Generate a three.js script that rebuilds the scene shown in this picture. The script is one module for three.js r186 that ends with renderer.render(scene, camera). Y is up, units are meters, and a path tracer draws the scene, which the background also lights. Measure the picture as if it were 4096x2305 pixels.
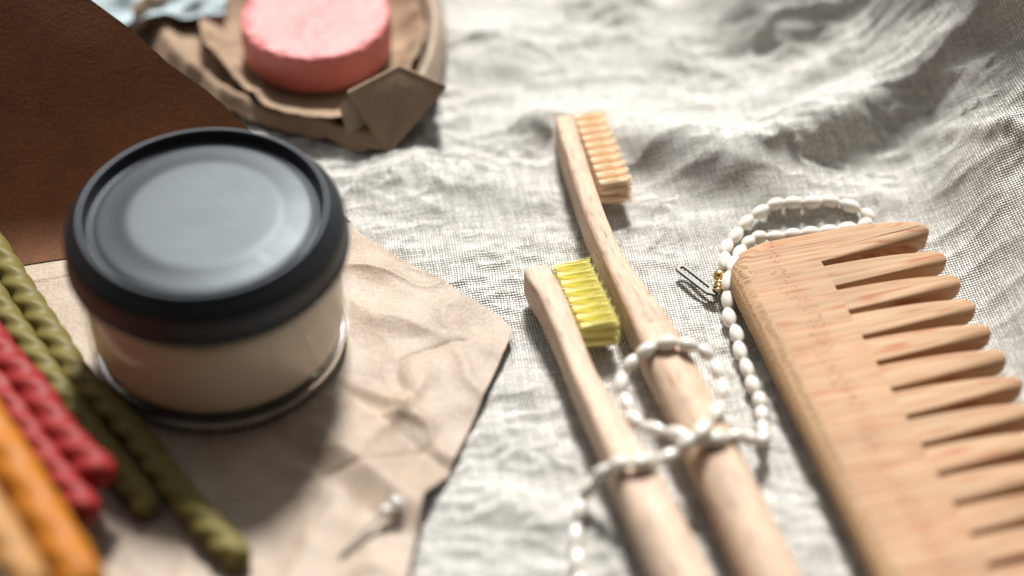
import * as THREE from 'three';
import { mergeGeometries } from 'three/addons/utils/BufferGeometryUtils.js';

// ---------------------------------------------------------------- camera, sky, sun, exposure
const MM = 0.001;
const clamp = (x, a = 0, b = 1) => Math.min(b, Math.max(a, x));
const smooth = (a, b, x) => { const t = clamp((x - a) / (b - a)); return t * t * (3 - 2 * t); };
const scene = new THREE.Scene();
const camera = new THREE.PerspectiveCamera(17.18, 1024 / 576, 0.02, 20);
camera.position.set(0, 0.2936, 0.2967);
camera.lookAt(0, 0, 0);
camera.focus = 0.4165;
camera.userData.fStop = 3.7;
const renderer = new THREE.WebGLRenderer();
renderer.toneMapping = THREE.LinearToneMapping;
renderer.toneMappingExposure = 1.4;
renderer.shadowMap.enabled = true;

const sunDir = new THREE.Vector3(0.04, 0, -1).normalize().multiplyScalar(Math.cos(0.88));
sunDir.y = Math.sin(0.88);
{ // clear sky: brightest round the sun, dim on the far side, hazy horizon
  const w = 256, h = 128, px = new Float32Array(w * h * 4), d = new THREE.Vector3();
  for (let j = 0; j < h; j++) for (let i = 0; i < w; i++) {
    const th = ((i + 0.5) / w - 0.5) * 2 * Math.PI, el = ((j + 0.5) / h - 0.5) * Math.PI;
    d.set(Math.cos(el) * Math.cos(th), Math.sin(el), Math.cos(el) * Math.sin(th));
    const c = d.dot(sunDir), glow = smooth(0.15, 0.98, c);
    const L = 0.02 + 0.5 * glow * glow * smooth(-0.05, 0.2, d.y);
    const k = (j * w + i) * 4;
    px[k] = 0.012 + L * 0.97; px[k + 1] = 0.009 + L * 1.0; px[k + 2] = 0.006 + L * 1.03; px[k + 3] = 1;
  }
  const sky = new THREE.DataTexture(px, w, h, THREE.RGBAFormat, THREE.FloatType);
  sky.mapping = THREE.EquirectangularReflectionMapping;
  sky.magFilter = THREE.LinearFilter; sky.needsUpdate = true;
  scene.background = sky; scene.environment = sky;
}
const sun = new THREE.DirectionalLight(new THREE.Color(1, 0.98, 0.955), 5.0);
sun.position.copy(sunDir).multiplyScalar(1.5);
sun.castShadow = true; sun.shadow.radius = 20;
sun.shadow.mapSize.set(2048, 2048);
Object.assign(sun.shadow.camera, { left: -0.25, right: 0.25, top: 0.25, bottom: -0.25, near: 0.5, far: 3 });
scene.add(sun, sun.target);

// ---------------------------------------------------------------- numbers and noise
let seed = 7;
const rnd = () => { seed = (seed * 1664525 + 1013904223) % 4294967296; return seed / 4294967296; };
const hash = (i, j, s = 0) => { let n = Math.imul(i, 374761393) + Math.imul(j, 668265263) + Math.imul(s, 982451653); n = Math.imul(n ^ (n >>> 13), 1274126177); return ((n ^ (n >>> 16)) >>> 0) / 4294967296; };
function noise(x, y, s = 0) {
  const i = Math.floor(x), j = Math.floor(y); let u = x - i, v = y - j;
  u = u * u * u * (u * (u * 6 - 15) + 10); v = v * v * v * (v * (v * 6 - 15) + 10);
  return (hash(i, j, s) * (1 - u) + hash(i + 1, j, s) * u) * (1 - v) + (hash(i, j + 1, s) * (1 - u) + hash(i + 1, j + 1, s) * u) * v;
}
const fbm = (x, y, n, s = 0) => { let a = 0, k = 0.5, t = 0; for (let o = 0; o < n; o++) { a += k * noise(x, y, s + o); t += k; k *= 0.5; x = x * 2.03 + 7.1; y = y * 2.03 + 3.7; } return a / t; };
const lerp = (a, b, t) => a + (b - a) * t;
const V = (x, y, z) => new THREE.Vector3(x, y, z);
function polyAt(pts, t) { // value on a list of equal-length rows, first entry is the key
  if (t <= pts[0][0]) return pts[0];
  for (let i = 1; i < pts.length; i++) if (t <= pts[i][0]) { const a = pts[i - 1], b = pts[i], k = (t - a[0]) / (b[0] - a[0]); return a.map((x, n) => lerp(x, b[n], k)); }
  return pts[pts.length - 1];
}
const splineOf = (pts) => new THREE.CatmullRomCurve3(pts.map((p) => V(...p)), false, 'centripetal');

// ---------------------------------------------------------------- object helpers (all modelling in millimetres)
const used = {};
const numbered = (n) => { used[n] = (used[n] ?? -1) + 1; return used[n] ? n + '_' + String(used[n]).padStart(3, '0') : n; };
function thing(name, label, category, base, group) {
  const o = new THREE.Group(); o.name = numbered(name); o.userData = { label, category };
  if (group) o.userData.group = group;
  o.position.set(base[0] * MM, base[1] * MM, base[2] * MM); 
  scene.add(o); return o;
}
function part(name, geo, mat, parent) { // geometry given in scene millimetres
  const g = geo.clone(); g.scale(MM, MM, MM);
  let o = parent; const at = V(0, 0, 0);
  while (o && o !== scene) { at.add(o.position); o = o.parent; }
  g.translate(-at.x, -at.y, -at.z);
  const m = new THREE.Mesh(g, mat); m.name = name; m.castShadow = m.receiveShadow = true;
  (parent ?? scene).add(m); return m;
}
function grid(nu, nv, f, uvf, flip) { // open sheet from f(s,t) -> [x,y,z]
  const P = new Float32Array((nu + 1) * (nv + 1) * 3), T = new Float32Array((nu + 1) * (nv + 1) * 2), I = [];
  for (let j = 0, k = 0; j <= nv; j++) for (let i = 0; i <= nu; i++, k++) {
    const p = f(i / nu, j / nv); P[k * 3] = p[0]; P[k * 3 + 1] = p[1]; P[k * 3 + 2] = p[2];
    const q = uvf ? uvf(p, i / nu, j / nv) : [i / nu, j / nv]; T[k * 2] = q[0]; T[k * 2 + 1] = q[1];
    if (i < nu && j < nv) { const a = k, b = k + 1, c = k + nu + 1, d = c + 1; flip ? I.push(a, b, c, b, d, c) : I.push(a, c, b, b, c, d); }
  }
  const g = new THREE.BufferGeometry();
  g.setAttribute('position', new THREE.BufferAttribute(P, 3)); g.setAttribute('uv', new THREE.BufferAttribute(T, 2));
  g.setIndex(I); g.computeVertexNormals(); return g;
}
function tex(w, h, f, srgb = true) {
  const d = new Uint8Array(w * h * 4);
  for (let j = 0; j < h; j++) for (let i = 0; i < w; i++) {
    const c = f(i, j), k = (j * w + i) * 4;
    for (let n = 0; n < 3; n++) { const x = clamp(c[n]); d[k + n] = 255 * (srgb ? (x <= 0.0031308 ? 12.92 * x : 1.055 * Math.pow(x, 1 / 2.4) - 0.055) : x); }
    d[k + 3] = 255;
  }
  const t = new THREE.DataTexture(d, w, h); t.magFilter = THREE.LinearFilter; t.minFilter = THREE.LinearFilter;
  t.wrapS = t.wrapT = THREE.RepeatWrapping; if (srgb) t.colorSpace = THREE.SRGBColorSpace; t.needsUpdate = true; return t;
}
const std = (o) => new THREE.MeshPhysicalMaterial({ specularIntensity: o.metalness ? 1 : 0.3, ...o }), phys = (o) => new THREE.MeshPhysicalMaterial(o);
const col = (r, g, b) => new THREE.Color().setRGB(r, g, b);

// ---------------------------------------------------------------- materials
const WEAVE = 76.8, TH = 120; // 120 threads in 76.8 mm
const weaveCell = (i, j, S) => {
  const u = (i / S) * TH, v = (j / S) * TH, a = Math.floor(u), b = Math.floor(v), over = (a + b) & 1;
  const wa = 0.80 + 0.36 * (noise(a * 1.7, Math.floor(v / 9) * 0.7, 31) - 0.3), wb = 0.80 + 0.36 * (noise(Math.floor(u / 9) * 0.7, b * 1.7, 37) - 0.3);
  const du = Math.abs(u - a - 0.5) * 2, dv = Math.abs(v - b - 0.5) * 2;
  const prof = over ? (1 - Math.pow(du / wa, 2)) : (1 - Math.pow(dv / wb, 2));
  const along = over ? 1 - 0.55 * dv * dv : 1 - 0.55 * du * du;
  return { h: clamp(prof) * along, tone: over ? hash(a, Math.floor(v / 5), 3) : hash(Math.floor(u / 5), b, 5) };
};
const weaveMap = tex(2048, 2048, (i, j) => {
  const c = weaveCell(i, j, 2048), k = (0.10 + 0.90 * Math.pow(c.h, 0.5)) * (0.78 + 0.36 * c.tone);
  return [0.905 * k, 0.875 * k, 0.80 * k];
});
const weaveBump = tex(2048, 2048, (i, j) => { const h = weaveCell(i, j, 2048).h; return [h, h, h]; }, false);
const linen = std({ map: weaveMap, bumpMap: weaveBump, bumpScale: 0.00027, roughness: 0.95, side: THREE.DoubleSide });

const kraftMap = tex(1024, 1024, (i, j) => {
  const f = noise(i * 0.05, j * 0.3, 11) * 0.5 + noise(i * 0.35, j * 0.05, 12) * 0.5, g = noise(i / 2.2, j / 2.2, 14), m = fbm(i / 128, j / 128, 4, 13);
  const speck = hash(i >> 1, j >> 1, 15) > 0.9985 ? 0.55 : 1;
  const fl = Math.pow(noise(i / 2.2 + j / 9, j / 12 - i / 20, 16), 6);
  const k = (0.74 + 0.26 * f + 0.30 * (g - 0.5) + 0.34 * (m - 0.5) + 0.35 * fl) * speck;
  return [0.40 * k, 0.31 * k, 0.232 * k];
});
const kraftBump = tex(512, 512, (i, j) => { const h = 0.5 * fbm(i / 5, j / 5, 3, 21) + 0.5 * fbm(i / 40, j / 40, 3, 22); return [h, h, h]; }, false);
const kraft = std({ map: kraftMap, bumpMap: kraftBump, bumpScale: 0.00013, roughness: 0.55, specularIntensity: 0.7, side: THREE.DoubleSide });
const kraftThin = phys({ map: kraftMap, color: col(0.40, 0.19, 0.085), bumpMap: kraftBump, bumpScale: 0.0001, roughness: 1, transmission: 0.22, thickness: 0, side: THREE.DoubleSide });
const kraftDark = std({ map: kraftMap, color: col(0.88, 0.80, 0.72), bumpMap: kraftBump, bumpScale: 0.00025, roughness: 0.8, side: THREE.DoubleSide });

// bamboo of the toothbrushes: u runs along the stick
const bambooTex = (s, r, g, b) => tex(2048, 256, (i, j) => {
  const fine = noise(i / 60, j / 1.3, s), mid = noise(i / 260, j / 9, s + 1), line = Math.pow(noise(i / 70, j / 2.4, s + 2), 7);
  const red = 0.6 * Math.pow(noise(i / 150, j / 0.9, s + 4), 7) * smooth(0.4, 0.6, noise(i / 200, j / 40, s + 5));
  const k = 0.80 + 0.26 * fine + 0.22 * (mid - 0.5) - 0.35 * line;
  return [r * k * (1 - 0.55 * red), g * k * (1 - 1.1 * red), b * k * (1 - 1.15 * red)];
});
const brushWood = std({ map: bambooTex(41, 0.58, 0.42, 0.30), roughness: 0.55 });
const brushWoodPale = std({ map: bambooTex(51, 0.60, 0.45, 0.335), roughness: 0.55 });

// comb: u (0..64 mm) from the foot of the back edge over the top to the tips, v (0..136 mm) along the comb
const CW = 64, CL = 136;
const combMap = tex(1024, 2048, (i, j) => {
  const u = (i / 1024) * CW, v = (j / 2048) * CL;
  const streak = noise(u / 16, v / 0.19, 61), s2 = noise(u / 22, v / 0.6, 62), broad = fbm(u / 30, v / 9, 3, 63);
  const line = Math.pow(noise(u / 7, v / 0.26, 64), 4);
  const edge = 12.4 + 1.6 * (noise(0.3, v / 0.35, 66) - 0.5) + 2.5 * (noise(1.3, v / 6, 67) - 0.5);
  const end = smooth(edge + 0.7, edge - 0.7, u);
  let k = 0.84 + 0.22 * streak + 0.16 * (s2 - 0.5) + 0.24 * (broad - 0.5) - 0.22 * line;
  let c = [0.43 * k, 0.283 * k * (1 - 0.45 * line) * (0.93 + 0.10 * streak), 0.168 * k * (1 - 0.6 * line) * (0.88 + 0.18 * streak)];
  // node marks: small dark pores in a belt
  const belt = Math.exp(-Math.pow((u - 20 - 3 * (noise(v / 14, 2, 71) - 0.5)) / 2.2, 2));
  const pc = hash(Math.floor(u / 0.5), Math.floor(v / 0.5), 72), pd = Math.hypot(u / 0.5 % 1 - 0.5, v / 0.5 % 1 - 0.5);
  if (belt > 0.2 * (0.5 + noise(u, v / 3, 75) * 3) && pc > 0.9 && pd < 0.42) c = c.map((x) => x * 0.5);
  c = [c[0] * (1 - 0.03 * belt), c[1] * (1 - 0.09 * belt), c[2] * (1 - 0.10 * belt)];
  if (end > 0) { // cut fibre bundles on the back edge
    const q = 0.78, row = Math.floor(u / q), uu = u / q - row - 0.5, vv0 = v / q + (row & 1) * 0.5, vv = vv0 - Math.floor(vv0) - 0.5;
    const jx = (hash(row, Math.floor(vv0), 73) - 0.5) * 0.3, jy = (hash(row, Math.floor(vv0), 74) - 0.5) * 0.3;
    const dot = smooth(0.36, 0.2, Math.hypot(uu - jx, vv - jy)), kk = 0.95 + 0.2 * (broad - 0.5);
    const e = [0.44 * kk * (1 - 0.60 * dot), 0.285 * kk * (1 - 0.68 * dot), 0.155 * kk * (1 - 0.72 * dot)];
    c = c.map((x, n) => lerp(x, e[n], end));
  }
  return c;
});
const combWood = std({ map: combMap, roughness: 0.6 });

// ---------------------------------------------------------------- linen cloth
// folds: crest polylines in mm with height, width behind (lit) and width in front (shaded)
const folds = [
  [[[-42, -34], [-22, -36], [-6, -33], [2, -30]], 3.6, 10, 4.5],
  [[[-30, -29], [-16, -27], [-10, -22]], 1.6, 6, 3.5],
  [[[-2, -52], [4, -53], [9, -50]], 5.5, 9, 6],
  [[[14, -53], [20, -51.5], [30, -47], [47, -40], [58, -35]], 8, 10, 7.5],
  [[[50, -31], [60, -29.5], [72, -28], [86, -29]], 3.6, 5, 5],
  [[[36, -20], [48, -21], [56, -23]], 1.6, 7, 4],
  [[[50, -37], [60, -38.5], [66, -40.5], [74, -45], [84, -51], [92, -55], [106, -61]], 13, 16, 6.2],
  [[[70, -66], [84, -73], [98, -78]], 4, 9, 6],
  [[[96, -30], [104, -24], [112, -22]], 1.6, 5, 4],
  [[[50, -52], [58, -60], [66, -64]], 3, 8, 5],
  [[[62, -62], [74, -68], [86, -76]], 3, 8, 5],
  [[[40, -58], [48, -64]], 2.2, 6, 4],
  [[[-20, -92], [-8, -88], [4, -90]], 3, 9, 5],
  [[[-16, -80], [-6, -77], [6, -79]], 2.2, 8, 4],
  [[[30, -84], [42, -82], [52, -84]], 2.4, 12, 6],
  [[[18, -108], [30, -104], [42, -108]], 3, 12, 6],
  [[[-9, 27], [0, 29], [8, 34]], 1.5, 6, 3.5],
  [[[-12, 42], [-2, 44], [8, 50]], 1.4, 7, 4],
  [[[-14, 58], [2, 63], [16, 70]], 1.6, 9, 4],
];
function crest(pts, x, z) { // distance to a crest line, which side, and fade at its ends
  let best = 1e9, side = 1, fade = 1, len = 0, total = 0;
  for (let i = 1; i < pts.length; i++) total += Math.hypot(pts[i][0] - pts[i - 1][0], pts[i][1] - pts[i - 1][1]);
  for (let i = 1; i < pts.length; i++) {
    const [ax, az] = pts[i - 1], [bx, bz] = pts[i], L = Math.hypot(bx - ax, bz - az), ex = (bx - ax) / L, ez = (bz - az) / L;
    const t = clamp((x - ax) * ex + (z - az) * ez, 0, L), d = Math.hypot(x - ax - ex * t, z - az - ez * t);
    if (d < best) { best = d; side = ((z - az) * ex - (x - ax) * ez) / (d + 1e-6); fade = Math.sin(Math.PI * clamp(0.12 + 0.76 * (len + t) / total)); }
    len += L;
  }
  return [best, side, fade];
}
function clothY(x0, z0) {
  const wx = x0 + 5 * (fbm(x0 / 22, z0 / 22, 2, 81) - 0.5), wz = z0 + 5 * (fbm(x0 / 22, z0 / 22, 2, 83) - 0.5);
  let y = 0;
  for (const [pts, h, back, front] of folds) {
    if (x0 < pts[0][0] - 40 || x0 > pts[pts.length - 1][0] + 40) continue;
    const [d, side, fade] = crest(pts, wx, wz), w = lerp(back, front, 0.5 + 0.5 * clamp(side, -1, 1));
    if (d < 4 * w) y += h * fade * Math.exp(-Math.pow(d / w, 2));
  }
  const far = smooth(0, -60, z0), right = smooth(70, 110, x0), away = Math.max(0.22, far, right * 0.9);
  y += away * 3.2 * (fbm(x0 / 30 + z0 / 60, z0 / 18 - x0 / 70, 3, 85) - 0.5);
  const r = 1 - Math.abs(2 * fbm(wx / 17 - wz / 50, wz / 8 + wx / 40, 2, 87) - 1);
  y += (0.35 + 0.5 * away) * 1.5 * r * r;
  const c1 = 1 - Math.abs(2 * fbm(wx / 8 + wz / 30, wz / 4.2 - wx / 22, 2, 93) - 1);
  y += (0.75 + 0.4 * away) * 1.25 * Math.pow(c1, 4) * smooth(0.3, 0.6, fbm(x0 / 24, z0 / 20, 2, 95));
  y += 0.35 * (fbm(x0 / 5, z0 / 4, 2, 89) - 0.5);
  const wall = -z0 - 86 + 0.25 * (x0 - 60) + 0.021 * Math.max(0, x0 - 80) ** 2, wr = 1.8 * 4 * Math.log(1 + Math.exp(wall / 4)), wm = lerp(18, 36, smooth(85, 120, x0));
  y += wm * Math.tanh(wr / wm) * smooth(40, 62, x0);
  const t = x0 - 101 + 0.2 * -z0, bank = 1.5 * 3.5 * Math.log(1 + Math.exp(t / 3.5));
  y += 46 * Math.tanh(bank / 46) * (1 + 0.0 * r);
  y += smooth(-6, 14, t) * (2.2 * Math.exp(-Math.pow((x0 - 96 - (z0 + 42) * 0.9) / 2.2, 2)) * smooth(-58, -46, z0) + 3.0 * (1 - Math.abs(2 * fbm(x0 / 14, z0 / 26 + x0 / 30, 2, 91) - 1)));
  return y - 1.2;
}
{
  const x0 = -175, x1 = 175, z0 = -175, z1 = 125, ca = Math.cos(0.14), sa = Math.sin(0.14);
  const g = grid(520, 440, (s, t) => { const x = lerp(x0, x1, s), z = lerp(z0, z1, t); return [x, clothY(x, z), z]; },
    ([x, y, z]) => { const w = x + 0.55 * y * 0.6, q = z - 0.5 * y; return [(w * ca - q * sa) / WEAVE, (w * sa + q * ca) / WEAVE]; });
  const m = part('linen_cloth', g, linen, null);
  m.userData = { kind: 'structure', label: 'wrinkled light grey woven linen cloth that everything lies on' };
}

// ---------------------------------------------------------------- blue cloth in the far left corner
{
  const t = thing('blue_cloth', 'pale blue crumpled cloth in the far left corner behind the brown flap', 'cloth', [-98, 1, -112]);
  const g = grid(90, 90, (s, u) => {
    const x = lerp(-138, -72, s), z = lerp(-160, -86 + 5 * Math.sin(s * 5), u), y = 2.5 + 5 * fbm(x / 11, z / 7 + x / 20, 3, 101) + clothY(x, z);
    return [x, y + 2.4 * (1 - Math.abs(2 * fbm(x / 9 + z / 9, z / 16, 2, 103) - 1)), z];
  }, ([x, , z]) => [x / WEAVE, z / WEAVE]);
  part('fabric', g, std({ map: weaveMap, color: col(0.72, 0.88, 1.0).multiplyScalar(1), bumpMap: weaveBump, bumpScale: 0.0001, roughness: 0.9, side: THREE.DoubleSide }), t);
}

// ---------------------------------------------------------------- kraft envelope with its flap standing up
const envRight = [[0, -36.6, -17.6], [0.09, -25.4, -7], [0.25, -5.8, 8.2], [0.278, -2.2, 11.4], [0.31, 0.2, 14.6], [0.36, -1.9, 22.3], [0.6, -12.8, 54.6], [0.64, -17, 60.7], [0.77, -19.4, 78.9], [1, -22, 118]];
const creases = [[-38, -8, -8, 16, 0.9, 8], [-36, 22, -3, 12, -0.8, 7], [-32, 8, -14, 44, 0.9, 6], [-60, 50, -20, 66, 0.8, 9], [-44, 44, -36, 84, 0.9, 8], [-30, 60, -22, 92, 0.7, 5], [-70, 62, -30, 88, -0.8, 9], [-24, 24, -6, 40, 0.8, 5]];
function envY(x, z) {
  let y = 1.5;
  const ex = 0.715, ez = 0.70, nx = -0.70, nz = 0.715, px = x + 32.5, pz = z - 34.6, a = px * ex + pz * ez, d = px * nx + pz * nz;
  const along = smooth(-9, 4, a) * smooth(40, 28, a);
  y += along * (d < 0 ? 0 : d < 11.5 ? 0.27 * d : 3.1 * (1 - smooth(11, 19, d)));
  y -= along * 0.5 * Math.exp(-d * d / 2.2);
  const n = 1 - Math.abs(2 * fbm(x / 19 + 3, z / 15 - x / 33, 2, 111) - 1);
  y += 1.1 * n * n * smooth(-90, -40, x) + 1.6 * (fbm(x / 30, z / 26, 2, 113) - 0.5);
  const s1 = 1 - Math.abs(2 * fbm(x / 24 + z / 60 + 9, z / 20 - x / 50, 2, 115) - 1), s2 = 1 - Math.abs(2 * noise(x / 34 - z / 40, z / 26 + x / 60, 117) - 1);
  y += (0.7 * Math.pow(s1, 9) - 0.6 * Math.pow(s2, 10)) * smooth(-75, -40, x);
  for (const [ax, az, bx, bz, h, w] of creases) { const L = Math.hypot(bx - ax, bz - az), ux = (bx - ax) / L, uz = (bz - az) / L, p = (x - ax) * ux + (z - az) * uz, d0 = (z - az) * ux - (x - ax) * uz; y += 0.65 * h * Math.max(0, 1 - Math.abs(d0) / w) * smooth(0, 6, p) * smooth(L, L - 6, p); }
  // pinched crease near the jar
  const q = Math.abs((x + 27) * 0.55 - (z - 34) * 0.83), q2 = Math.abs((x + 24) * 0.86 + (z - 40) * 0.5);
  const near = Math.exp(-((x + 26) ** 2 + (z - 37) ** 2) / 90);
  y += near * (1.5 * Math.exp(-q * q / 3) + 1.2 * Math.exp(-q2 * q2 / 3));
  // score line of the flap
  const f = (z - 0.4) + 0.235 * (x + 103);
  y -= 0.35 * Math.exp(-f * f / 0.25) * smooth(-60, -80, x);
  return y + 0.3;
}
{
  const t = thing('kraft_envelope', 'brown kraft paper envelope lying under the jar with its flap standing up', 'envelope', [-70, 0, 40]);
  const L = (k) => [-150, lerp(3, 118, k)];
  const front = (s, k) => { const r = polyAt(envRight, k), l = L(k); return [lerp(l[0], r[1], s), lerp(l[1], r[2], s)]; };
  const top = grid(230, 260, (s, k) => { const [x, z] = front(s, k); return [x, envY(x, z), z]; }, ([x, , z]) => [x / 60, z / 60]);
  const rim = grid(2, 260, (s, k) => { const [x, z] = front(1, k); return [x - 0.25 * s, envY(x, z) - 1.1 * s, z + 0.1 * s]; }, ([x, y, z]) => [z / 60, y / 60]);
  part('envelope_body', mergeGeometries([top, rim]), kraft, t);
  // seam strip: the second layer seen just inside the corner
  const fold = grid(6, 40, (s, k) => { const a = polyAt(envRight, lerp(0.19, 0.335, k)); const w = 3.2 * Math.sin(Math.PI * Math.min(1, k * 1.1 + 0.05)) * (1 - s); const x = a[1] + 0.5 - w * 0.4, z = a[2] - w * 0.2; return [x, envY(x, z) - 0.75 - 0.2 * s, z]; }, ([x, , z]) => [x / 60, z / 60]);
  part('seam_edge', fold, kraftDark, t);
  // the flap: rolls up from a bend line, leans back at 50 degrees, ends in a point off to the left
  const E = [0.9818, -0.19], N = [-0.19, -0.9818], inc = 0.8727, rho = 14, arc = rho * inc;
  const edge = [[0, 115.8], [12.4, 106.4], [25, 96], [31.4, 91], [36.5, 86.4], [42.1, 80.1], [50.5, 73.3], [58, 65.2], [67, 55.6], [80, 38], [92, 12], [98, -10]];
  const flapP = (s, k, off = 0) => {
    const v = 98 * k, u1 = polyAt(edge, v)[1] + 0.5 * (noise(v / 2.2, 1, 121) - 0.5), u = lerp(-30, u1, s);
    const b = 0.9 * (fbm(u / 45, v / 40, 2, 123) - 0.5) * smooth(10, 50, v) * 2 + off; // gentle bow
    const a = Math.min(v, arc) / rho, rest = Math.max(0, v - arc);
    const n = rho * Math.sin(a) + rest * Math.cos(inc) + Math.sin(a) * b, y = rho * (1 - Math.cos(a)) + rest * Math.sin(inc) - Math.cos(a) * b;
    const x = -150 + E[0] * u + N[0] * n, z = 3 + E[1] * u + N[1] * n;
    return [x, lerp(envY(x, z), 1.7, smooth(0, 8, v)) + y, z];
  };
  const sheet = grid(120, 120, (s, k) => flapP(s, k), (p, s, k) => [(s * polyAt(edge, 98 * k)[1]) / 60, (98 * k) / 60]);
  const lip = grid(2, 200, (s, k) => flapP(1, k, 0.4 * s), (p, s, k) => [k, s * 0.01]);
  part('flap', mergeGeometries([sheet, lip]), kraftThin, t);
}

// ---------------------------------------------------------------- soap on its wrapper
{
  const t = thing('soap_wrapper', 'unfolded crumpled brown paper wrapper under the pink soap', 'wrapper', [-48, 0, -82]);
  const C = [-48, -82], deg = Math.PI / 180;
  const inner = [[-30, 27], [0, 26], [30, 27], [60, 33], [78, 34.7], [98, 31], [120, 27], [154, 25.4], [180, 28.7], [205, 33], [240, 36], [330, 30]];
  const outer = [[-30, 33], [0, 29], [25, 32], [45, 38], [62, 41.5], [69, 41], [83, 33.8], [104, 31.4], [126, 30.6], [155, 32.4], [180, 40.4], [200, 48], [240, 50], [330, 34]];
  const pol = (rows, a) => polyAt(rows, a)[1];
  const sheetOf = (rows, h, sd, ex) => grid(160, 44, (s, k) => {
    const a = lerp(-30, 330, s), R = pol(rows, a) + 1.6 * (noise(a / 34, 3, sd) - 0.5) + 0.4 * (noise(a / 7, 3, sd) - 0.5), r = R * k + 0.01, x = C[0] + r * Math.cos(a * deg), z = C[1] + r * Math.sin(a * deg);
    const cr = 1 - Math.abs(2 * noise(x / 11 + z / 30, z / 9 - x / 40, sd + 1) - 1) * (0.8 + 0.4 * noise(x / 4, z / 4, sd + 2)), q = smooth(17 / R, 1, k);
    return [x, h(k, a, q) + q * ex * cr * cr + 0.5 * (fbm(x / 5, z / 5, 2, sd + 3) - 0.5) * q + Math.max(0, clothY(x, z)) * 0.6, z];
  }, ([x, , z]) => [x / 60, z / 60]);
  part('outer_layer', sheetOf(outer, (k, a, q) => 1.0 + 3.6 * Math.exp(-Math.pow((k - 0.9) / 0.07, 2)) - 0.6 * smooth(0.93, 1, k), 131, 1.5), kraftDark, t);
  part('inner_layer', sheetOf(inner, (k, a, q) => 2.0 + 4.2 * q * q + 0.8 * Math.sin(a * deg * 5) * q, 141, 2.2), kraftDark, t);
  // stood-up fold on the left and the wall on the right
  part('side_fold', grid(40, 20, (s, k) => {
    const x = lerp(-96, -79, s) + 2 * Math.sin(k * 3), z = lerp(-86, -106, s) - 3.5 * k, y = 1.2 + 8 * Math.sin(k * 2.2) * (0.6 + 0.5 * noise(s * 5, k * 2, 151)) + 2 * fbm(s * 6, k * 3, 2, 152);
    return [x, y, z];
  }, (p, s, k) => [s / 3, k / 4]), kraftDark, t);
  part('side_fold', grid(40, 24, (s, k) => {
    const z = lerp(-125, -61, s), x = -24 + 6.5 * k - 1.5 * Math.sin(s * 7), y = 2 + 8 * Math.sin(k * 2.9) + 2.2 * (fbm(s * 7, k * 2.5, 2, 155) - 0.5) * (1 - 0.5 * k);
    return [x, Math.max(y, 0.6), z];
  }, (p, s, k) => [s, k / 4]), kraft, t);
  // folded-over corner
  const A = V(-38, 14.5, -49), B = V(-26.5, 16, -57.2), D = V(-15.4, 13, -53.4), T = V(-29.3, 0.4, -43.6);
  const ridge = (s) => s < 0.62 ? A.clone().lerp(B, s / 0.62) : B.clone().lerp(D, (s - 0.62) / 0.38);
  const nrm = D.clone().sub(A).cross(T.clone().sub(A)).normalize(); if (nrm.z < 0) nrm.negate();
  const faceP = (s, k) => { const p = ridge(s).lerp(T, k); return p.addScaledVector(nrm, 1.5 * Math.sin(Math.PI * s) * (1 - k) * Math.sin(Math.PI * Math.min(1, k + 0.15))); };
  const face = grid(30, 30, (s, k) => faceP(s, k).toArray(), (p, s, k) => [s / 2.5, k / 3]);
  const roll = grid(30, 10, (s, k) => { const a = k * Math.PI * 0.75, p = faceP(s, 0); return p.addScaledVector(nrm, -0.9 * (1 - Math.cos(a))).add(V(0, 0.9 * Math.sin(a), 0)).toArray(); }, (p, s, k) => [s / 2.5, k / 60]);
  const backP = (s, k) => { const p = faceP(s, 0).addScaledVector(nrm, -1.5); p.y += 0.6; return p.lerp(V(lerp(-37, -18, s), 3.5, lerp(-50, -61, s)), k); };
  const back = grid(30, 14, (s, k) => backP(s, k).toArray(), (p, s, k) => [s / 2.5, k / 4]);
  part('folded_corner', mergeGeometries([face, roll, back]), kraftDark, t);
  // inner strip showing inside the folded corner
  part('folded_strip', grid(14, 24, (s, k) => { const a = lerp(0, 1, s); return [lerp(-40.5, -35.4, a) + 2.6 * k, lerp(11, 0.8, k) + 1.2 * Math.sin(a * 3), lerp(-49.6, -46.2, k) - 1.6 * a]; }, (p, s, k) => [s / 5, k / 4]), kraft, t);
}
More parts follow.
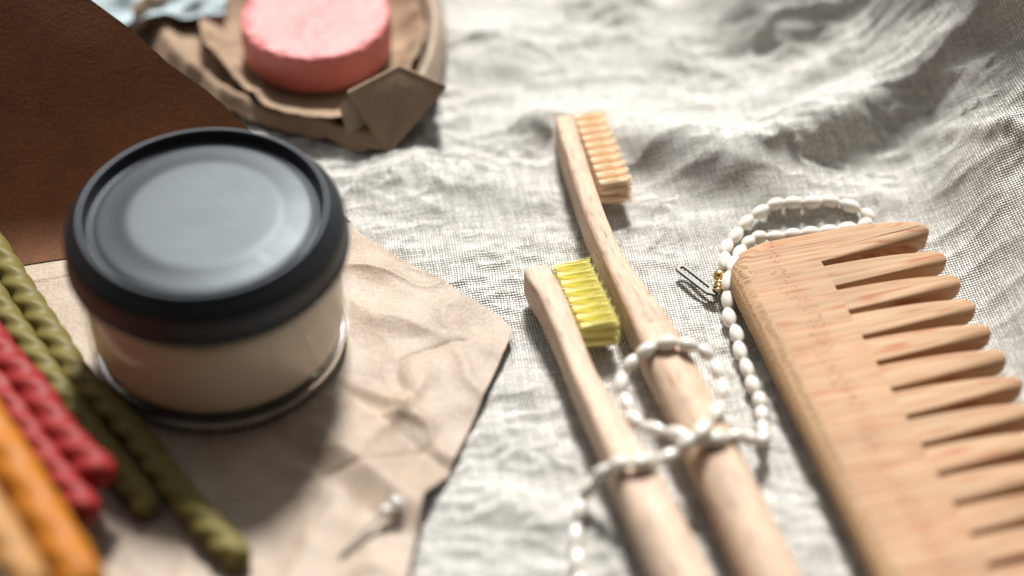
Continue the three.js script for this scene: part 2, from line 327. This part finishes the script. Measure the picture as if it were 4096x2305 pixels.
{
  const t = thing('soap', 'round pink bar of soap resting on the crumpled brown wrapper', 'soap', [-48, 3, -81]);
  const R = 18.3, H = 11.3, prof = [];
  prof.push([0.01, 0], [R - 2.4, 0]);
  for (let i = 0; i <= 6; i++) { const a = -Math.PI / 2 + (i / 6) * Math.PI / 2; prof.push([R - 2.2 + 2.2 * Math.cos(a), 2.2 + 2.2 * Math.sin(a)]); }
  prof.push([R + 0.15, H * 0.5]);
  for (let i = 0; i <= 6; i++) { const a = (i / 6) * Math.PI / 2; prof.push([R - 0.9 + 0.9 * Math.cos(a), H - 0.9 + 0.9 * Math.sin(a)]); }
  for (let r = R - 1.5; r > 0; r -= 0.8) prof.push([r, H]);
  prof.push([0.01, H]);
  const g = new THREE.LatheGeometry(prof.map((p) => new THREE.Vector2(...p)), 160), P = g.attributes.position;
  for (let i = 0; i < P.count; i++) {
    const x = P.getX(i), y = P.getY(i), z = P.getZ(i), e = Math.exp(-Math.pow((Math.hypot(x, z) - R) / 1.6, 2) - Math.pow((y - H) / 1.6, 2));
    const d = 0.35 * (fbm(x / 2.2, z / 2.2, 3, 161) - 0.5) - e * 1.1 * Math.pow(noise(Math.atan2(z, x) * 9, 5, 163), 2), a = 1 + 0.25 * (fbm(Math.atan2(z, x) * 3, y / 3, 2, 165) - 0.5) / R;
    P.setXYZ(i, x * a - e * x / R * 0.4 * noise(Math.atan2(z, x) * 14, 7, 164), y + (y > H * 0.8 ? d : 0), z * a);
  }
  g.computeVertexNormals(); g.translate(-48, 3, -81);
  const map = tex(256, 256, (i, j) => { const k = 0.88 + 0.24 * (fbm(i / 24, j / 24, 4, 171) - 0.5) + (hash(i >> 1, j >> 1, 172) > 0.985 ? 0.12 : 0); return [0.68 * k, 0.23 * k * k, 0.215 * k * k]; });
  part('soap_bar', g, phys({ map, roughness: 0.55, bumpMap: kraftBump, bumpScale: 0.0001 }), t);
}

// ---------------------------------------------------------------- jar of cream
{
  const J = [-61, 1.8, 18.5], t = thing('cream_jar', 'glass jar of beige cream with a black metal lid standing on the brown envelope', 'jar', J);
  const lathe = (pts, seg = 128) => { const g = new THREE.LatheGeometry(pts.map((p) => new THREE.Vector2(...p)), seg); g.translate(...J); return g; };
  const round = (pts, n = 5) => { // soften a profile by Chaikin subdivision
    for (let k = 0; k < n - 3; k++) { const o = [pts[0]]; for (let i = 0; i < pts.length - 1; i++) { const [a, b] = pts[i], [c, d] = pts[i + 1]; o.push([a * 0.75 + c * 0.25, b * 0.75 + d * 0.25], [a * 0.25 + c * 0.75, b * 0.25 + d * 0.75]); } o.push(pts[pts.length - 1]); pts = o; }
    return pts;
  };
  const round1 = (pts) => round(pts, 4);
  const up = (d, pts) => pts.map(([a, b]) => [a * 0.99, b > 24.5 ? b + d - 2.3 * smooth(24.5, 30, b) : b + d]);
  const lidM = phys({ color: col(0.012, 0.013, 0.016), roughness: 0.5, roughnessMap: tex(512, 512, (i, j) => { const v = 0.92 + 0.08 * (fbm(i / 60, j / 45, 4, 191) - 0.5) - 0.15 * Math.pow(noise(i / 120 + j / 30, j / 3 - i / 4, 193), 9); return [v, v, v]; }, false), metalness: 0, ior: 1.48, specularIntensity: 0.92, specularColor: col(0.82, 0.94, 1.0) });
  const planar = (g) => { const P = g.attributes.position, T = g.attributes.uv; for (let i = 0; i < P.count; i++) T.setXY(i, (P.getX(i) - J[0]) / 60 + 0.5, (P.getZ(i) - J[2]) / 60 + 0.5); return g; };
  const lid = part('lid', planar(lathe(up(5.6, round1([[28.0, 22.6], [28.5, 22.6], [28.8, 23.2], [28.5, 23.9], [28.2, 24.6], [28.3, 28], [28.3, 30.0], [28.1, 31.2], [27.5, 32.4], [26.7, 33.3], [26.0, 34.0], [25.4, 34.9], [24.9, 35.35], [24.4, 35.35], [24.0, 35.0], [23.7, 34.2], [23.4, 33.2], [22.9, 32.7], [22.3, 32.7], [21.9, 33.1], [21.4, 33.3], [19, 33.55], [17.0, 33.85], [16.2, 34.0], [15.4, 34.1], [14.5, 34.15], [8, 34.15], [0.01, 34.15]])))), lidM, t);
  const pane = phys({ color: 0xffffff, roughness: 0.03, transmission: 1, thickness: 0, ior: 1.45 });
  part('glass_wall', lathe(round([[25, 32.4], [26.6, 31.8], [27.3, 30.6], [27.5, 28], [27.4, 10], [27.1, 6.5], [26.3, 5]])), pane, t);
  const baseM = phys({ color: col(0.7, 0.72, 0.62), roughness: 0.12, transmission: 1, thickness: 2, ior: 1.48, attenuationColor: col(0.35, 0.42, 0.30), attenuationDistance: 0.005 });
  part('glass_base', lathe(round([[0.01, 5.0], [20, 5.0], [25.2, 5.0], [26.2, 4.6], [26.2, 3.0], [25.6, 1.4], [24.2, 0.3], [22, 0.1], [20, 0.9], [0.01, 0.9]])), baseM, t);
  part('cream', lathe(round([[0.01, 5.3], [23, 5.3], [24.8, 5.8], [25.8, 7.4], [26.1, 11], [26.1, 24.0], [25.6, 25.2], [22, 25.6], [0.01, 25.7]])), phys({ color: col(0.60, 0.515, 0.40), roughness: 0.5 }), t);
  const bead = new THREE.SphereGeometry(0.42, 6, 5), foot = [], neck = [];
  for (let i = 0; i < 96; i++) { const a = (i / 96) * 2 * Math.PI, g = bead.clone(); g.scale(1.2, 1.5, 1.2); g.translate(J[0] + 25.8 * Math.cos(a), J[1] + 1.6, J[2] + 25.8 * Math.sin(a)); foot.push(g); }
  for (let i = 0; i < 90; i++) { const a = (i / 90) * 2 * Math.PI, g = bead.clone(); g.scale(1.3, 3.0, 1.3); g.translate(J[0] + 27.3 * Math.cos(a), J[1] + 26.4, J[2] + 27.3 * Math.sin(a)); neck.push(g); }
  const clear = phys({ color: col(0.9, 0.92, 0.88), roughness: 0.06, transmission: 1, thickness: 0.5, ior: 1.48 });
  part('foot_ribbing', mergeGeometries(foot), clear, t).userData.kind = 'stuff';
  part('neck_ribbing', mergeGeometries(neck), clear, t).userData.kind = 'stuff';
}

// ---------------------------------------------------------------- toothbrushes
function brush(st, name, label, wood, bristleMat, tufts, base) {
  // st rows: [z, x, half width, half height, centre height, R] - a round stick cut flat where half width/height < R
  const t = thing(name, label, 'toothbrush', base, 'bamboo toothbrushes lying side by side');
  const n = 220, m = 40, z0 = st[0][0], z1 = st[st.length - 1][0];
  const row = (z) => { const d = 2.2, a = polyAt(st, z - d), b = polyAt(st, z), c = polyAt(st, z + d); return b.map((x, i) => (a[i] + 2 * x + c[i]) / 4); };
  const g = grid(m, n, (s, k) => {
    const e = 2.2, L = z1 - z0, z = z0 + L * k, r = row(z), r2 = row(z + 1.5), tx = r2[1] - r[1], l = Math.hypot(tx, 1.5), nx = 1.5 / l, nz = -tx / l;
    const a = s * 2 * Math.PI, c = Math.cos(a), q = Math.sin(a), P = 9;
    const cap = Math.min(1, Math.sqrt(1 - Math.pow(1 - clamp((z - z0) / e), 2)) * 0.999 + 0.001);
    let rad = Math.pow(Math.pow(1 / r[5], P) + Math.pow(Math.abs(c) / r[2], P) + Math.pow(Math.abs(q) / r[3], P), -1 / P);
    const dx = rad * c * (0.25 + 0.75 * cap), dy = rad * q * (0.5 + 0.5 * cap) * (cap < 0.02 ? 0 : 1);
    return [r[1] + nx * dx * (cap < 0.02 ? 0 : 1), r[4] + dy, z + nz * dx];
  }, (p, s, k) => [(k * (z1 - z0)) / 70, s * 0.55], true);
  // share normals over the seam
  const N = g.attributes.normal; for (let j = 0; j <= n; j++) { const a = j * (m + 1), b = a + m, v = V(N.getX(a) + N.getX(b), N.getY(a) + N.getY(b), N.getZ(a) + N.getZ(b)).normalize(); N.setXYZ(a, v.x, v.y, v.z); N.setXYZ(b, v.x, v.y, v.z); }
  part('handle', g, wood, t);
  const { from, to, rows, len, dir, slant } = tufts, D = V(...dir).normalize();
  const variants = [0, 1, 2].map(() => {
    const fs = [];
    for (let i = 0; i < 48; i++) {
      const a = rnd() * 6.28, r = 0.7 * Math.sqrt(rnd()), L = len * (0.88 + 0.17 * rnd()), c = new THREE.CylinderGeometry(0.07, 0.14, L, 4, 1, true);
      c.translate(0, L / 2, 0); c.rotateX((rnd() - 0.5) * 0.12 + Math.sin(a) * r * 0.07); c.rotateZ((rnd() - 0.5) * 0.12 - Math.cos(a) * r * 0.07); c.translate(r * Math.cos(a), -0.4, r * Math.sin(a)); fs.push(c);
    }
    const core = new THREE.CylinderGeometry(0.74, 0.72, len * 0.86, 14); core.translate(0, len * 0.43 - 0.4, 0); fs.push(core);
    return mergeGeometries(fs).scale(MM, MM, MM);
  });
  for (let i = 0; i < rows; i++) for (let j = 0; j < 3; j++) {
    const k = i / (rows - 1), x = lerp(from[0], to[0], k), z = lerp(from[1], to[1], k), y = row(z)[4] + 0.5 + (j - 1) * 1.9, dz = (1 - j) * ((to[1] - from[1]) / (rows - 1) - 1.9) - 0.6;
    const b = new THREE.Mesh(variants[(i * 3 + j) % 3], bristleMat); b.name = 'bristle_tuft'; b.castShadow = b.receiveShadow = true;
    b.position.set(x * MM, y * MM, (z + dz) * MM).sub(t.position);
    const d = D.clone().add(V(0, (j - 1) * 0.02, slant ? slant(k) : 0)).normalize();
    b.quaternion.setFromUnitVectors(V(0, 1, 0), d); t.add(b);
  }
  return t;
}
const tan = std({ color: col(1.0, 0.78, 0.55), roughness: 0.6 }), yellow = std({ color: col(1.0, 0.92, 0.36), roughness: 0.6 });
brush([[-49.5, 12.2, 2.2, 3.4, 5.4, 9], [-41, 13.2, 2.4, 4.2, 5.4, 9], [-28, 15.5, 2.4, 4.3, 5.4, 9], [-14, 18.2, 2.35, 4.3, 5.5, 9], [-3, 21.0, 2.3, 4.2, 5.5, 9], [3, 23, 2.5, 4.2, 5.5, 8.5], [10, 25.5, 3.1, 4.3, 5.5, 7.5], [17, 28.1, 3.8, 4.5, 5.6, 6.6], [24, 30.5, 4.6, 4.9, 5.7, 6], [31, 32.7, 5.3, 5.4, 5.8, 5.6], [38, 35.0, 5.6, 5.8, 5.8, 5.5], [50, 38.6, 7, 7, 5.8, 5.5], [84, 48.4, 7, 7, 5.8, 5.5], [125, 60, 7, 7, 5.8, 5.4]],
  'toothbrush', 'longer bamboo toothbrush with tan bristles, its handle beside the comb', brushWood, tan, { from: [15.0, -47.4], to: [20.1, -24.4], rows: 10, len: 7.4, dir: [0.98, 0.0, -0.16] }, [35, 0, 38]);
brush([[1.2, 4.8, 2.8, 3.4, 5.4, 9], [5.5, 5.9, 3.0, 4.1, 5.4, 9], [10, 8.0, 2.75, 4.3, 5.4, 9], [23.5, 11.9, 2.5, 4.3, 5.4, 9], [33.6, 14.5, 2.5, 4.3, 5.5, 8.5], [45, 18.5, 3.0, 4.3, 5.5, 7.5], [54, 21.9, 3.7, 4.6, 5.6, 6.4], [60, 24.0, 4.6, 5.0, 5.7, 5.8], [66, 26.0, 5.4, 5.5, 5.8, 5.5], [72, 28.0, 7, 7, 5.8, 5.5], [80, 30.6, 7, 7, 5.8, 5.5], [125, 45, 7, 7, 5.8, 5.4]],
  'toothbrush', 'bamboo toothbrush with bright yellow bristles beside the brown envelope', brushWoodPale, yellow, { from: [9.4, 3.0], to: [14.8, 20.6], rows: 8, len: 8.0, dir: [0.985, 0.0, -0.16] }, [24, 0, 60]);

// ---------------------------------------------------------------- comb
{
  const O = [67, 0.8], Aa = [0.253, 0.967], Bb = [0.967, -0.253], Y0 = 1.4, Y1 = 8.2;
  const W = (a, b, y) => [O[0] + Aa[0] * a + Bb[0] * b, y, O[1] + Aa[1] * a + Bb[1] * b];
  const UV = (a, b) => [(b + 29) / CW, (a + 14) / CL];
  const t = thing('comb', 'wide-toothed bamboo comb lying on the cloth beside the pearl necklace', 'comb', [70, 0, 45]);
  const pitch = 7.6, slots = 14, endA = slots * pitch + 11.5;
  // outline of the body with both guard teeth, counter-clockwise seen from above in (a, b)
  const pts = []; // [a, b, edge radius]
  const arcTo = (ca, cb, ra, rb, t0, t1, n, e) => { for (let i = 0; i <= n; i++) { const q = lerp(t0, t1, i / n); pts.push([ca + ra * Math.cos(q), cb + rb * Math.sin(q), e]); } };
  const H = Math.PI / 2;
  const guard = (m) => { // guard tooth: outer side, tip, inner side down to the first slot
    const rows = [[-11.4, 4, 3.2], [-10.9, 14, 2.8], [-9.6, 22, 2.6], [-8.4, 25.6, 2.4], [-6.9, 27.2, 2.2], [-5.4, 27.4, 2.2], [-4.0, 26.4, 2.2], [-3.2, 24, 2.2], [-2.4, 18, 2], [-1.6, 11, 1.2], [-1.0, 5, 0.6], [-0.75, 0.001, 0.3]];
    const s = rows.map(([a, b, e]) => [m ? endA - 11.5 - a : a, b, e]);
    return m ? s.reverse() : s;
  };
  arcTo(endA - 12, -8.4, 12, 12, 0, -H, 14, 3.6);
  for (let i = 1; i < 40; i++) pts.push([lerp(endA - 12, 0.5, i / 40), -20.4, 3.6]);
  arcTo(0.5, -8.4, 12, 12, -H, -2 * H, 14, 3.6);
  const g0 = guard(false), gN = guard(true);
  const loop = pts.slice(); for (const p of g0) loop.push(p);
  for (let i = 1; i < 60; i++) loop.push([lerp(-0.75, endA - 10.75, i / 60), 0, 0.05]);
  for (const p of gN) loop.push(p);
  const n = loop.length, nor = loop.map((p, i) => { const a = loop[(i + n - 1) % n], c = loop[(i + 1) % n], l = Math.hypot(c[0] - a[0], c[1] - a[1]) || 1; return [-(c[1] - a[1]) / l, (c[0] - a[0]) / l]; });
  // orientation: outward normal must point away from the middle of the back
  if (nor[20][1] > 0) nor.forEach((v) => { v[0] *= -1; v[1] *= -1; });
  const rings = []; for (let k = 0; k <= 12; k++) { const q = lerp(-H, H, k / 12); rings.push([1 - Math.cos(q), 0.5 + 0.5 * Math.sin(q)]); }
  const ringP = (i, k) => { const p = loop[i % n], v = nor[i % n], e = p[2], h = Y1 - Y0, [ins, f] = rings[k]; const ey = Math.min(e, h / 2); const y = f < 0.5 ? Y0 + ey * f * 2 : Y1 - ey * (1 - f) * 2; return [p[0] - v[0] * e * ins, p[1] - v[1] * e * ins, y]; };
  const rim = grid(n, 12, (s, k) => { const q = ringP(Math.round(s * n), Math.round(k * 12)); return W(...q); }, (p, s, k) => { const i = Math.round(s * n) % n, kk = Math.round(k * 12), q = ringP(i, kk), v = nor[i], e = loop[i][2], down = (1 - rings[kk][1]) * (Y1 - Y0) * 0.9; const ti = ringP(i, 12); return UV(ti[0] + v[0] * down, ti[1] + v[1] * down); });
  const topPts = loop.map((p, i) => ringP(i, 12)), tris = THREE.ShapeUtils.triangulateShape(topPts.map((q) => new THREE.Vector2(q[0], q[1])), []);
  const cap = (y, up) => { const g = new THREE.BufferGeometry(), P = [], T = [], I = []; for (const q of topPts) { P.push(...W(q[0], q[1], y)); T.push(...UV(q[0], q[1])); } for (const f of tris) up ? I.push(f[0], f[1], f[2]) : I.push(f[0], f[2], f[1]); g.setAttribute('position', new THREE.Float32BufferAttribute(P, 3)); g.setAttribute('uv', new THREE.Float32BufferAttribute(T, 2)); g.setIndex(I); g.computeVertexNormals(); return g; };
  let top = cap(Y1, true); if (top.attributes.normal.getY(3) < 0) { top = cap(Y1, false); }
  let bottom = cap(Y0, true); if (bottom.attributes.normal.getY(3) > 0) bottom = cap(Y0, false);
  const test = rim.attributes, c0 = V(test.normal.getX(20 + 6 * (n + 1)), 0, test.normal.getZ(20 + 6 * (n + 1)));
  if (c0.dot(V(-Bb[0], 0, -Bb[1])) < 0) { const id = rim.index; for (let i = 0; i < id.count; i += 3) { const x = id.getX(i); id.setX(i, id.getX(i + 1)); id.setX(i + 1, x); } rim.computeVertexNormals(); }
  part('comb_back', mergeGeometries([rim, top, bottom]), combWood, t);
  for (let i = 0; i < slots; i++) { // teeth between the slots
    if (i >= slots) break;
    const a0 = i * pitch + pitch / 2, len = 27.6, pw = (x, e) => Math.sign(x) * Math.pow(Math.abs(x), 2 / e), ym = (Y0 + Y1) / 2;
    if (i === slots - 1 && false) continue;
    const gm = grid(32, 40, (s, k) => {
      const b = k < 0.98 ? -0.4 + (len + 0.4) * Math.pow(k / 0.98, 1) : len, u = clamp(b / len), q = s * 2 * Math.PI, c = Math.cos(q), sn = Math.sin(q);
      const end = Math.sqrt(Math.max(0, 1 - Math.pow(smooth(0.0, 1, (u - 0.84) / 0.16) * 0 + clamp((u - 0.88) / 0.12), 2.4)));
      const hw = (3.3 - 1.05 * Math.pow(u, 1.2)) * (k >= 0.98 && k === 1 ? 0 : Math.max(end, 0.03)), hh = ((Y1 - Y0) / 2 - 0.9 * Math.pow(u, 3)) * (k === 1 ? 0 : Math.max(0.25, Math.sqrt(end))), e = lerp(14, 2.5, smooth(0.1, 0.95, u));
      return W(a0 - 0.55 * u + hw * pw(c, e), b, ym + hh * pw(sn, e) + 0.35 * Math.pow(u, 3));
    }, (p, s, k) => { const b = len * k, q = s * 2 * Math.PI; return UV(a0 + 3.6 * Math.cos(q) + i * 0.001, b); });
    const nn = gm.attributes.normal; for (let j = 0; j <= 40; j++) { const x = j * 33, y = x + 32, v = V(nn.getX(x) + nn.getX(y), nn.getY(x) + nn.getY(y), nn.getZ(x) + nn.getZ(y)).normalize(); nn.setXYZ(x, v.x, v.y, v.z); nn.setXYZ(y, v.x, v.y, v.z); }
    if (i < slots) part('tooth', gm, combWood, t);
  }
}

// ---------------------------------------------------------------- pearl necklace
{
  const t = thing('pearl_necklace', 'white seed pearl necklace looped over the toothbrush handles and round the comb', 'necklace', [50, 0, 30]);
  const A = [[46.7, 3.5, -5.1], [47.6, 2, -10.3], [50, 2, -14.3], [52.5, 2.5, -18.3], [56.1, 3, -21.6], [59.8, 3, -24], [63.8, 3, -24.4], [68.2, 3, -24.4], [72.2, 3, -24.8], [76.6, 2.5, -23.7], [80.4, 2, -21.1], [79.4, 2, -18.2], [75.2, 2, -17], [71, 2, -16.2], [66.8, 2, -15.6], [62.8, 2, -15]];
  const B = [[58.9,2,-14.3], [55.2,2,-14.1], [52.7,2,-12.4], [50.4,2.5,-8.5], [48.5,3.5,-3.8], [46.8,4,2.0], [46.6,2.5,6.2], [46.5,2,11.1], [47.7,2,16.0], [48.0,2,20.9], [49.0,2,25.8], [49.8,2,30.6], [50.9,2,34.9], [50.9,2,38.7], [50.6,3,43.3], [50.2,5,47.6], [47.2,8,50.4], [44.2,10.5,51.8], [40.1,12.4,54.0], [36.2,12.6,54.6], [32.3,11.5,52.1], [28.0,9.5,49.0], [24.4,8,45.2], [23.1,7.5,40.4], [22.2,7.5,35.0], [24.3,9,31.1], [27.3,11,29.3], [31.6,12.2,28.2], [35.9,12.2,28.8], [39.5,11,29.8], [41.5,10,33.7], [42.2,10,38.9], [40.7,11,45.5], [37.0,14.5,53.6], [33.8,13,55.8], [30.5,10.5,57.0], [25.2,12.4,59.9], [20.6,12,60.2], [17.3,9,60.0], [14.7,5.5,61.1], [13.1,3,64.6], [12.3,2,69.7], [12.4,2,75.3], [12.7,2,81.1], [12.2,2,87]];
  const all = [...A, ...B], path = all.map((p) => V(p[0], Math.max(p[1], clothY(p[0], p[2]) + 1.35), p[2]));
  for (let n = 0; n < 2; n++) { const ys = path.map((p) => p.y); for (let i = 1; i < 15; i++) path[i].y = (ys[i - 1] + 2 * ys[i] + ys[i + 1]) / 4; }
  const pearlM = phys({ color: col(0.73, 0.68, 0.60), roughness: 0.2, clearcoat: 1, clearcoatRoughness: 0.06, sheen: 0.3, sheenColor: col(1, 0.9, 0.85) });
  const ball = new THREE.SphereGeometry(1, 24, 16), P = ball.attributes.position;
  for (let i = 0; i < P.count; i++) { const y = P.getY(i), k = 1 - 0.14 * Math.pow(Math.abs(y), 3); P.setX(i, P.getX(i) * k); P.setZ(i, P.getZ(i) * k); }
  ball.computeVertexNormals();
  path.forEach((p, i) => {
    const a = path[Math.max(0, i - 1)], b = path[Math.min(path.length - 1, i + 1)], d = b.clone().sub(a), gap = d.length() / (i && i < path.length - 1 ? 2 : 1);
    const m = new THREE.Mesh(ball, pearlM); m.name = 'pearl'; m.castShadow = m.receiveShadow = true;
    const L = clamp(gap * 0.585, 2.2, 3.2) * (0.95 + 0.05 * hash(i, 1, 5)), r = 1.5 * (0.95 + 0.1 * hash(i, 2, 5));
    m.scale.set(r * MM, L * MM, r * MM); m.quaternion.setFromUnitVectors(V(0, 1, 0), d.normalize());
    m.position.copy(p).multiplyScalar(MM).sub(t.position); t.add(m);
  });
  part('string', new THREE.TubeGeometry(new THREE.CatmullRomCurve3(path), 400, 0.28, 5), std({ color: col(0.6, 0.55, 0.48), roughness: 0.8 }), t);
  const gold = std({ color: col(0.83, 0.6, 0.26), roughness: 0.22, metalness: 1 }), silver = std({ color: col(0.075, 0.072, 0.066), roughness: 0.5, metalness: 1 });
  const gb = new THREE.SphereGeometry(1.45, 20, 14); gb.translate(45.3, 2.6, -1.2); part('gold_bead', gb, gold, t);
  const coil = []; for (let i = 0; i < 3; i++) { const c = new THREE.TorusGeometry(0.95, 0.3, 8, 18); c.rotateX(0.3 * i); c.translate(45.2 - 0.25 * i, 2.0, 0.9 + 0.85 * i); coil.push(c); } part('gold_crimp', mergeGeometries(coil), gold, t);
  // long flat slotted clasp tongue
  const a = V(36.6, 1.5, -5.2), b = V(44.2, 1.7, 3.9), dir = b.clone().sub(a), L = dir.length(), sh = new THREE.Shape(), w = 1.25;
  sh.absarc(w, 0, w, Math.PI / 2, Math.PI * 1.5, false); sh.lineTo(L - 1.6, -w * 0.95); sh.lineTo(L, -0.25); sh.lineTo(L, 0.25); sh.lineTo(L - 1.6, w * 0.95); sh.lineTo(w, w);
  const hole = new THREE.Path(); hole.absarc(w + 0.1, 0, 0.55, Math.PI / 2, Math.PI * 1.5, false); hole.lineTo(L - 2.4, -0.5); hole.lineTo(L - 2.4, 0.5); hole.lineTo(w + 0.1, 0.55); sh.holes.push(hole);
  const g = new THREE.ExtrudeGeometry(sh, { depth: 0.45, bevelEnabled: true, bevelSize: 0.12, bevelThickness: 0.12, bevelSegments: 2, curveSegments: 12 });
  g.rotateX(-Math.PI / 2); g.rotateY(Math.atan2(-dir.z, dir.x)); g.translate(a.x, a.y, a.z); part('clasp', g, silver, t);
}

// ---------------------------------------------------------------- pin on the envelope
{
  const t = thing('pin', 'steel pin with a clear round head lying on the lower right of the envelope', 'pin', [-27, 1, 70]);
  const y = envY(-22, 65) + 1.7, hd = new THREE.SphereGeometry(1.55, 24, 16); hd.translate(-22.1, y, 65.3);
  part('pin_head', hd, phys({ color: col(0.92, 0.93, 0.9), roughness: 0.05, clearcoat: 1, transmission: 0.5, thickness: 2, ior: 1.5 }), t);
  const c2 = new THREE.SphereGeometry(1.1, 20, 14); c2.translate(-24.2, y - 0.3, 66.8); part('pin_collar', c2, phys({ color: col(0.8, 0.75, 0.68), roughness: 0.1, clearcoat: 1 }), t);
  part('pin_shaft', new THREE.TubeGeometry(new THREE.LineCurve3(V(-24, y - 0.3, 66.7), V(-32.5, envY(-32.5, 75.5) + 0.6, 75.5)), 8, 0.42, 8), std({ color: col(0.42, 0.37, 0.33), roughness: 0.5, metalness: 1 }), t);
}

// ---------------------------------------------------------------- twisted candles at the lower left
function candle(label, color, pts, r, pitch, amp, base) {
  const t = thing('twisted_candle', label, 'candle', base, 'twisted candles at the lower left'), c = splineOf(pts), L = c.getLength(), m = 36, n = 260;
  const up = V(0, 1, 0);
  const g = grid(m, n, (s, k) => {
    const q = c.getPointAt(k), d = c.getTangentAt(k), x = V().crossVectors(up, d).normalize(), y = V().crossVectors(d, x), a = s * 2 * Math.PI, l = (1 - k) * L;
    const end = Math.min(1, Math.sqrt(clamp(l / (r * 0.9) * (2 - clamp(l / (r * 0.9)))))), rr = r * (1 + amp * Math.cos(3 * (a + (k * L) / pitch * 2 * Math.PI + 0.7 * noise(k * 9, r * 5, 181))) + 0.08 * (fbm(k * 26, a * 0.6 + r * 7, 2, 183) - 0.5)) * end;
    return q.addScaledVector(x, rr * Math.cos(a)).addScaledVector(y, rr * Math.sin(a)).toArray();
  }, (p, s, k) => [s, k * 8]);
  const nn = g.attributes.normal; for (let j = 0; j <= n; j++) { const a = j * (m + 1), b = a + m, v = V(nn.getX(a) + nn.getX(b), nn.getY(a) + nn.getY(b), nn.getZ(a) + nn.getZ(b)).normalize(); nn.setXYZ(a, v.x, v.y, v.z); nn.setXYZ(b, v.x, v.y, v.z); }
  part('wax', g, phys({ color, roughness: 0.5, specularIntensity: 0.38 }), t);
}
const olive = col(0.15, 0.122, 0.034), red = col(0.24, 0.022, 0.02), orange = col(0.38, 0.13, 0.012), amber = col(0.36, 0.18, 0.06);
candle('olive green twisted candle nearest the jar, its tip pointing at the envelope front', olive, [[-150, 9, -62], [-111.9, 6, -4.2], [-104.5, 5.6, 7.5], [-95.2, 5.4, 21.6], [-88.6, 5.4, 32], [-76.6, 5.4, 45.2], [-64.6, 5.4, 62], [-50, 5.2, 79.2]], 2.9, 19, 0.10, [-87, 2, 30]);
candle('shorter olive green twisted candle between the other green one and the red', olive, [[-150, 9, -52], [-108.9, 6, 11.1], [-102.1, 5.6, 21], [-92.2, 5.4, 35], [-81, 5.4, 50.4], [-69.2, 5.2, 66.6]], 2.7, 19, 0.10, [-92, 2, 35]);
candle('red twisted candle next to the green ones', red, [[-150, 12, -38], [-103.1, 14, 32.9], [-94.8, 14, 43.2], [-86.6, 14, 55.1], [-76.3, 14, 66.2]], 3.5, 21, 0.085, [-96, 2, 40]);
candle('red twisted candle next to the orange one', red, [[-150, 12, -30], [-101, 14, 43.7], [-94.7, 14, 52.5], [-86.6, 14, 64], [-77.9, 14, 75]], 3.0, 21, 0.085, [-96, 2, 48]);
candle('thick orange twisted candle in the near left corner', orange, [[-150, 20, -12], [-94.2, 26, 67.4], [-85.3, 26, 80.9], [-72.3, 26, 101.5]], 4.1, 30, 0.05, [-92, 2, 65]);
candle('paler amber twisted candle at the very edge of the near left corner', amber, [[-150, 20, -2], [-94.4, 26, 81.6], [-90.4, 26, 87.6], [-81, 26, 102]], 3.8, 30, 0.05, [-95, 2, 80]);

renderer.render(scene, camera);
